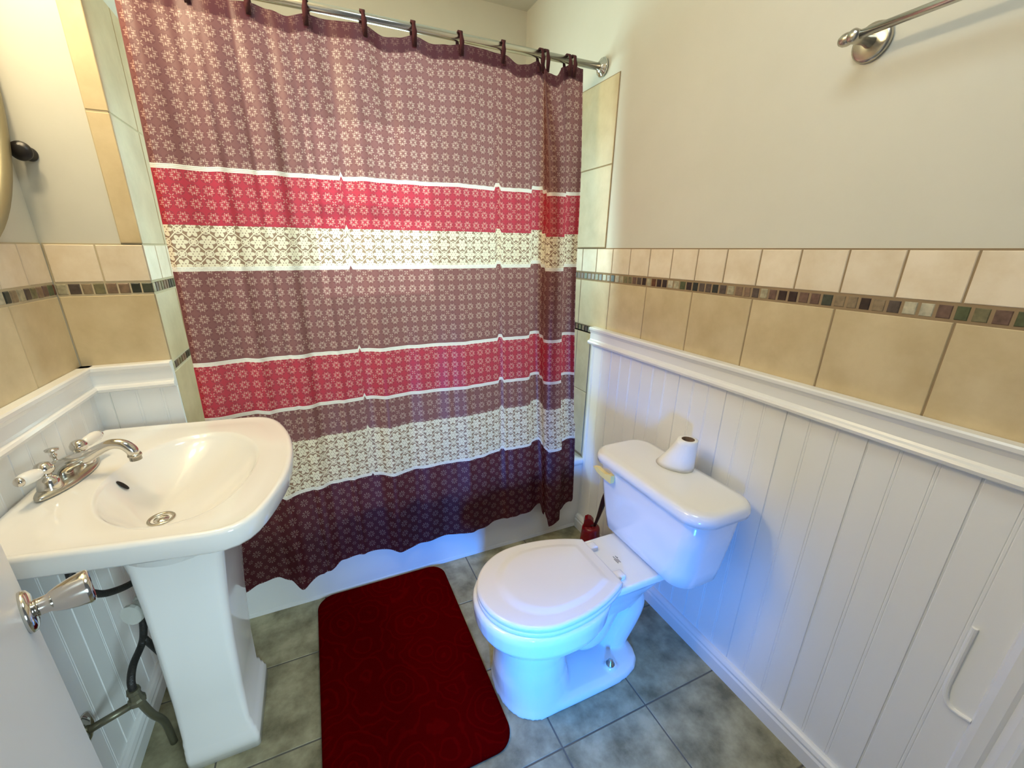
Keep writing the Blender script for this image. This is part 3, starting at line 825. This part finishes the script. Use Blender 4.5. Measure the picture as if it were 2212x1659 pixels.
# ------------------------------------------------------------ toilet
toi = thing('toilet', 'white two piece toilet with closed lid standing against the beadboard wall', 'toilet', (.6, .88, 0))
TC = .882
def egg(xf, xb, hw, z, n=48, e=2.2, cy=TC, eb=None):
    cx = (xf+xb)/2; a = (xb-xf)/2; out = []
    for i in range(n):
        t = 2*PI*i/n; c, s = math.cos(t), math.sin(t)
        ee = e if c < 0 else (eb or e)
        r_ = (abs(c/a)**ee+abs(s/hw)**ee)**(-1/ee)
        out.append((cx+r_*c, cy+r_*s, z))
    return out
def loft(bm, secs):
    rg = [[bm.verts.new(c) for c in s_] for s_ in secs]; skin(bm, rg); return bm
bm = bmesh.new()
# foot plate
loft(bm, [egg(.388, .893, .142, 0, e=3, eb=4), egg(.388, .893, .142, .012, e=3, eb=4), egg(.394, .888, .137, .026, e=3, eb=4), egg(.41, .868, .117, .034, e=3, eb=4)])
# front column flowing into the bowl
loft(bm, [egg(.386, .640, .142, 0, e=2.3), egg(.390, .632, .132, .03, e=2.3), egg(.388, .620, .118, .09), egg(.397, .615, .108, .16), egg(.40, .63, .108, .22), egg(.392, .66, .120, .248), egg(.362, .71, .150, .262), egg(.340, .745, .168, .276), egg(.327, .758, .176, .298), egg(.322, .765, .179, .345), egg(.325, .768, .176, .362), egg(.335, .76, .168, .366)])
# trapway
tube(bm, spline([(.60, TC, .25), (.66, TC, .17), (.70, TC, .115), (.745, TC, .12), (.775, TC, .18), (.815, TC, .245), (.87, TC, .245), (.898, TC, .185), (.880, TC, .125), (.845, TC, .06), (.835, TC, .01)], 6), .058, 20)
# rear deck
loft(bm, [egg(.70, .90, .055, .20, e=3), egg(.69, .94, .070, .26, e=3.5), egg(.68, 1.00, .088, .315, e=5), egg(.68, 1.03, .112, .345, e=6), egg(.68, 1.035, .118, .356, e=7), egg(.68, 1.035, .118, .372, e=7), egg(.685, 1.03, .114, .378, e=7)])
# bolt bosses
for s in (-1, 1): loft(bm, [egg(.74, .79, .02, .02, cy=TC+s*.098), egg(.745, .785, .017, .045, cy=TC+s*.098)])
bowl = obj('bowl', bm, M_porc, toi, True)
md = bowl.modifiers.new('fuse', 'REMESH'); md.mode = 'VOXEL'; md.voxel_size = .0042; md.use_smooth_shade = True
md = bowl.modifiers.new('soften', 'SMOOTH'); md.factor = .5; md.iterations = 7
for s in (-1, 1):
    bm = bmesh.new(); lathe(bm, [(0, 0), (.014, 0), (.0145, .003), (.008, .006), (.0075, .018), (.004, .021), (0, .0215)], 20, Matrix.Translation((.762, TC+s*.098, .043))); obj('bolt', bm, M_nickel, toi, True)
# seat & lid outlines
def seat_out(k=0, n=80):
    xf, xm, xb = .334+k, .52, .762-k; hw = .170-k; hb = .110-k
    pts = []
    for i in range(n):
        t = i/n
        if t < .5:       # front half circle-ish, from near side round the front to far side
            a = -PI/2-(t/.5)*PI
            c, s = math.cos(a), math.sin(a)
            pts.append((xm+(xm-xf)*c, TC+hw*s))
        else:
            q = (t-.5)/.5
            if q < .40:
                w = q/.40; pts.append((xm+(xb-xm)*w, TC+hw-(hw-hb)*w**2.2))
            elif q < .60:
                w = (q-.40)/.20; pts.append((xb, TC+hb-2*hb*w))
            else:
                w = (q-.60)/.40; w2 = 1-w; pts.append((xm+(xb-xm)*w2, TC-(hw-(hw-hb)*w2**2.2)))
    return pts
def so(k, z): return [(x, y, z) for x, y in seat_out(k)]
bm = bmesh.new(); loft(bm, [so(.004, .3665), so(0, .369), so(0, .3785), so(.003, .3815)]); obj('seat', bm, M_plast, toi, True)
lid = bmesh.new()
def inner(s_, z, sh=.0):
    out = []
    for x, y in seat_out(0):
        cx = .60
        out.append((cx+(x-cx)*s_ + sh, TC+(y-TC)*s_, z))
    return out
loft(lid, [so(.005, .3825), so(.001, .3845), so(.0005, .394), so(.004, .3985), so(.010, .4000), inner(.80, .3998), inner(.76, .4012), inner(.70, .4050), inner(.66, .4058), inner(.3, .4066)])
obj('lid', lid, M_plast, toi, True)
for s in (-1, 1):
    bm = bmesh.new(); box(bm, .752, .792, TC+s*.072-.016, TC+s*.072+.016, .376, .396, .005); o = obj('hinge', bm, M_plast, toi, True)
# stamp printed on the deck
bm = bmesh.new()
for k, (dx, dy, l) in enumerate(((0, 0, .022), (.005, .002, .02), (.010, -.001, .018), (.015, .012, .004), (.0125, .016, .010), (.004, .018, .008))):
    box(bm, .815+dx, .817+dx, .872+dy-l/2, .872+dy+l/2, .3785, .3791)
obj('printed_stamp', bm, M_ink, toi)
# tank
TK = .868
def trect(xf, xb, y0, y1, z, r, bow=.018, n=10):
    o_ = rr(xf, xb, y0, y1, z, r, n); out = []
    yc, h = (y0+y1)/2, (y1-y0)/2
    for x, y, z_ in o_:
        if x < (xf+xb)/2: x -= bow*(1-((y-yc)/h)**2)
        out.append((x, y, z_))
    return out
bm = bmesh.new()
loft(bm, [trect(.93, 1.045, .71, 1.01, .380, .04, .01), trect(.905, 1.055, .682, 1.035, .387, .045, .012), trect(.890, 1.058, .668, 1.050, .402, .05), trect(.884, 1.06, .660, 1.058, .45, .05), trect(.876, 1.06, .646, 1.076, .55, .05), trect(.868, 1.06, .634, 1.088, .655, .05), trect(.875, 1.055, .645, 1.08, .664, .05)])
obj('tank', bm, M_porc, toi, True)
bm = bmesh.new()
loft(bm, [trect(.862, 1.068, .625, 1.088, .655, .055), trect(.853, 1.073, .615, 1.099, .657, .06), trect(.851, 1.074, .613, 1.101, .672, .06), trect(.855, 1.072, .617, 1.097, .685, .06), trect(.865, 1.066, .627, 1.088, .692, .055), trect(.885, 1.050, .645, 1.080, .6935, .05)])
obj('tank_lid', bm, M_porc, toi, True)
bm = bmesh.new()
pr = [(a-.010, b_+.004) for a, b_ in [(.985, .632), (.995, .634), (1.010, .628), (1.03, .631), (1.050, .637), (1.068, .632), (1.050, .618), (1.03, .612), (1.010, .608), (.985, .604)]]
A = [bm.verts.new((.843-.012*((y-.985)/.08), y, z)) for y, z in pr]; B = [bm.verts.new((.858-.012*((y-.985)/.08), y, z)) for y, z in pr]; skin(bm, [A, B])
box(bm, .851, .872, .978, .998, .612, .634)
lv = obj('flush_lever', bm, M_cream, toi); lv['label'] = 'cream plastic flush lever'

# toilet paper roll, nearly empty, paper slumped outwards
tpr = thing('toilet_paper_roll', 'nearly used up toilet paper roll with flared paper standing on the toilet tank lid', 'toilet paper', (1.02, .87, .694))
bm = bmesh.new(); ns = 40; Z0 = .6945
def tpring(z, k):
    # k=0 top, 1 bottom
    cx = 1.030+(1.022-1.030)*k; cy = .852+(.868-.852)*k
    a = .0290+.016*k; b_ = .0300+.020*k
    out = []
    for i in range(ns):
        t = 2*PI*i/ns; c, s = math.cos(t), math.sin(t)
        bx = 1+.42*k*max(0, (s*.8-c*.6))**2
        out.append((cx+a*c*bx, cy+b_*s*bx, z))
    return out
outer = [tpring(Z0+.100*(1-k), k**1.15) for k in (0, .15, .3, .5, .7, .85, 1)]
inn = [[(1.030+(1.022-1.030)*k+.0195*math.cos(2*PI*i/ns), .852+(.868-.852)*k+.0195*math.sin(2*PI*i/ns), Z0+.100*(1-k)+(.0006 if k == 0 else 0)) for i in range(ns)] for k in (1, 0)]
loft_r = inn[:0]+[inn[0]]+[outer[-1]]+outer[::-1][1:]+[inn[1]]
rg = [[bm.verts.new(c) for c in r_] for r_ in loft_r]; skin(bm, rg, cap=False); obj('paper', bm, M_paper, tpr, True)
bm = bmesh.new()
ri = [[(1.030+(1.022-1.030)*k+r_*math.cos(2*PI*i/ns), .852+(.868-.852)*k+r_*math.sin(2*PI*i/ns), Z0+.1005*(1-k)) for i in range(ns)] for k, r_ in ((1, .0193), (0, .0193), (0, .0180), (1, .0180))]
rg = [[bm.verts.new(c) for c in r_] for r_ in ri]; skin(bm, rg, cap=False); obj('core', bm, M_card, tpr, True)

# ------------------------------------------------------------ toilet brush
BX, BYY = 1.022, 1.275
tbr = thing('toilet_brush_holder', 'maroon plastic toilet brush holder on the floor between tub and toilet tank', 'brush holder', (BX, BYY, 0))
bm = bmesh.new(); lathe(bm, [(0, 0), (.050, 0), (.052, .004), (.046, .08), (.040, .165), (.0375, .175), (.030, .181), (0, .182)], 36, Matrix.Translation((BX, BYY, 0)))
obj('cup', bm, M_red, tbr, True)
bm = bmesh.new()
hk = [(0, 0), (-.030, .0), (-.034, .030), (-.030, .050), (-.018, .058), (-.004, .055), (.008, .042), (.010, .034), (.002, .030), (-.006, .024), (-.004, .014), (.006, .008)]
vd = Vector((.80, -.60, 0)); vn_ = Vector((.6, .8, 0))
for w in (-1,):
    A = [bm.verts.new(Vector((BX, BYY, .168))+vd*u_+Vector((0, 0, v_))-vn_*.016) for u_, v_ in hk]
    B = [bm.verts.new(Vector((BX, BYY, .168))+vd*u_+Vector((0, 0, v_))+vn_*.016) for u_, v_ in hk]
    skin(bm, [A, B])
o = obj('hooked_collar', bm, M_red, tbr)
bm = bmesh.new()
tube(bm, spline([(BX+.012, BYY-.010, .1835), (BX+.020, BYY-.020, .24), (BX+.026, BYY-.030, .30), (BX+.036, BYY-.036, .36), (BX+.044, BYY-.040, .405)], 6), [.0055, .0075, .010, .0125, .011, .006], 16)
tag(obj('toilet_brush', bm, M_dred, None, True), 'dark brush handle rising from the maroon holder beside the tank', 'toilet brush')

# ------------------------------------------------------------ lights
def area(name, loc, target, sx, sy, power, col):
    l = bpy.data.lights.new(name, 'AREA'); l.shape = 'RECTANGLE'; l.size = sx; l.size_y = sy; l.energy = power; l.color = col
    o = bpy.data.objects.new(name, l); COL.objects.link(o); o.location = loc
    o.rotation_euler = (Vector(target)-Vector(loc)).to_track_quat('-Z', 'Y').to_euler()
    return o
def point(name, loc, power, col, r=.05):
    l = bpy.data.lights.new(name, 'POINT'); l.energy = power; l.color = col; l.shadow_soft_size = r
    o = bpy.data.objects.new(name, l); COL.objects.link(o); o.location = loc; return o
point('vanity_bulb', (-.50, 1.00, 2.24), 12, (1, .80, .51), .05)
point('vanity_bulb', (-.50, 1.27, 2.24), 12, (1, .80, .51), .05)
hl = area('hall_daylight_and_fill', (.0, -.45, .52), (.56, .90, .30), .12, .30, 6.2, (.02, .25, 1)); hl.data.spread = math.radians(57)
sink_fill = area('hall_daylight_and_fill', (.32, -.55, .95), (-.46, 1.10, .35), 0.3, .6, 1.8, (.66, .90, 1)); sink_fill.data.spread = math.radians(50)  # added cool fill for pedestal, tub apron and door, no source of its own
area('ceiling_fill', (.35, .45, CEIL-.03), (.35, .5, 0), .5, .5, 6.5, (.78, .93, 1))  # added overhead fill to lift the wainscot, not a fixture of the room
w = bpy.data.worlds.new('World'); S.world = w; w.use_nodes = True
bg = w.node_tree.nodes['Background']; bg.inputs[0].default_value = (.86, .93, 1, 1); bg.inputs[1].default_value = .13

# ------------------------------------------------------------ camera
f, yaw, pitch, roll, H = 895.1772, .4092740, .3274755, .0071551, 1.35938
cam = bpy.data.cameras.new('Camera'); co = bpy.data.objects.new('Camera', cam); COL.objects.link(co)
cam.sensor_fit = 'HORIZONTAL'; cam.sensor_width = 36; cam.lens = 36*f/2212
cam.shift_x = 32.7/2212; cam.shift_y = 13/2212
cam.clip_start = .02
cy, sy, cp, sp_ = math.cos(yaw), math.sin(yaw), math.cos(pitch), math.sin(pitch)
F = Vector((sy*cp, cy*cp, -sp_)); r = Vector((cy, -sy, 0)); u = r.cross(F)
cr, sr = math.cos(roll), math.sin(roll)
r2, u2 = cr*r+sr*u, -sr*r+cr*u
co.matrix_world = Matrix(((r2.x, u2.x, -F.x, 0), (r2.y, u2.y, -F.y, 0), (r2.z, u2.z, -F.z, H), (0, 0, 0, 1)))
S.camera = co
S.view_settings.view_transform = 'Standard'; S.view_settings.look = 'None'
S.view_settings.exposure = 0; S.view_settings.gamma = 1; S.view_settings.use_curve_mapping = False
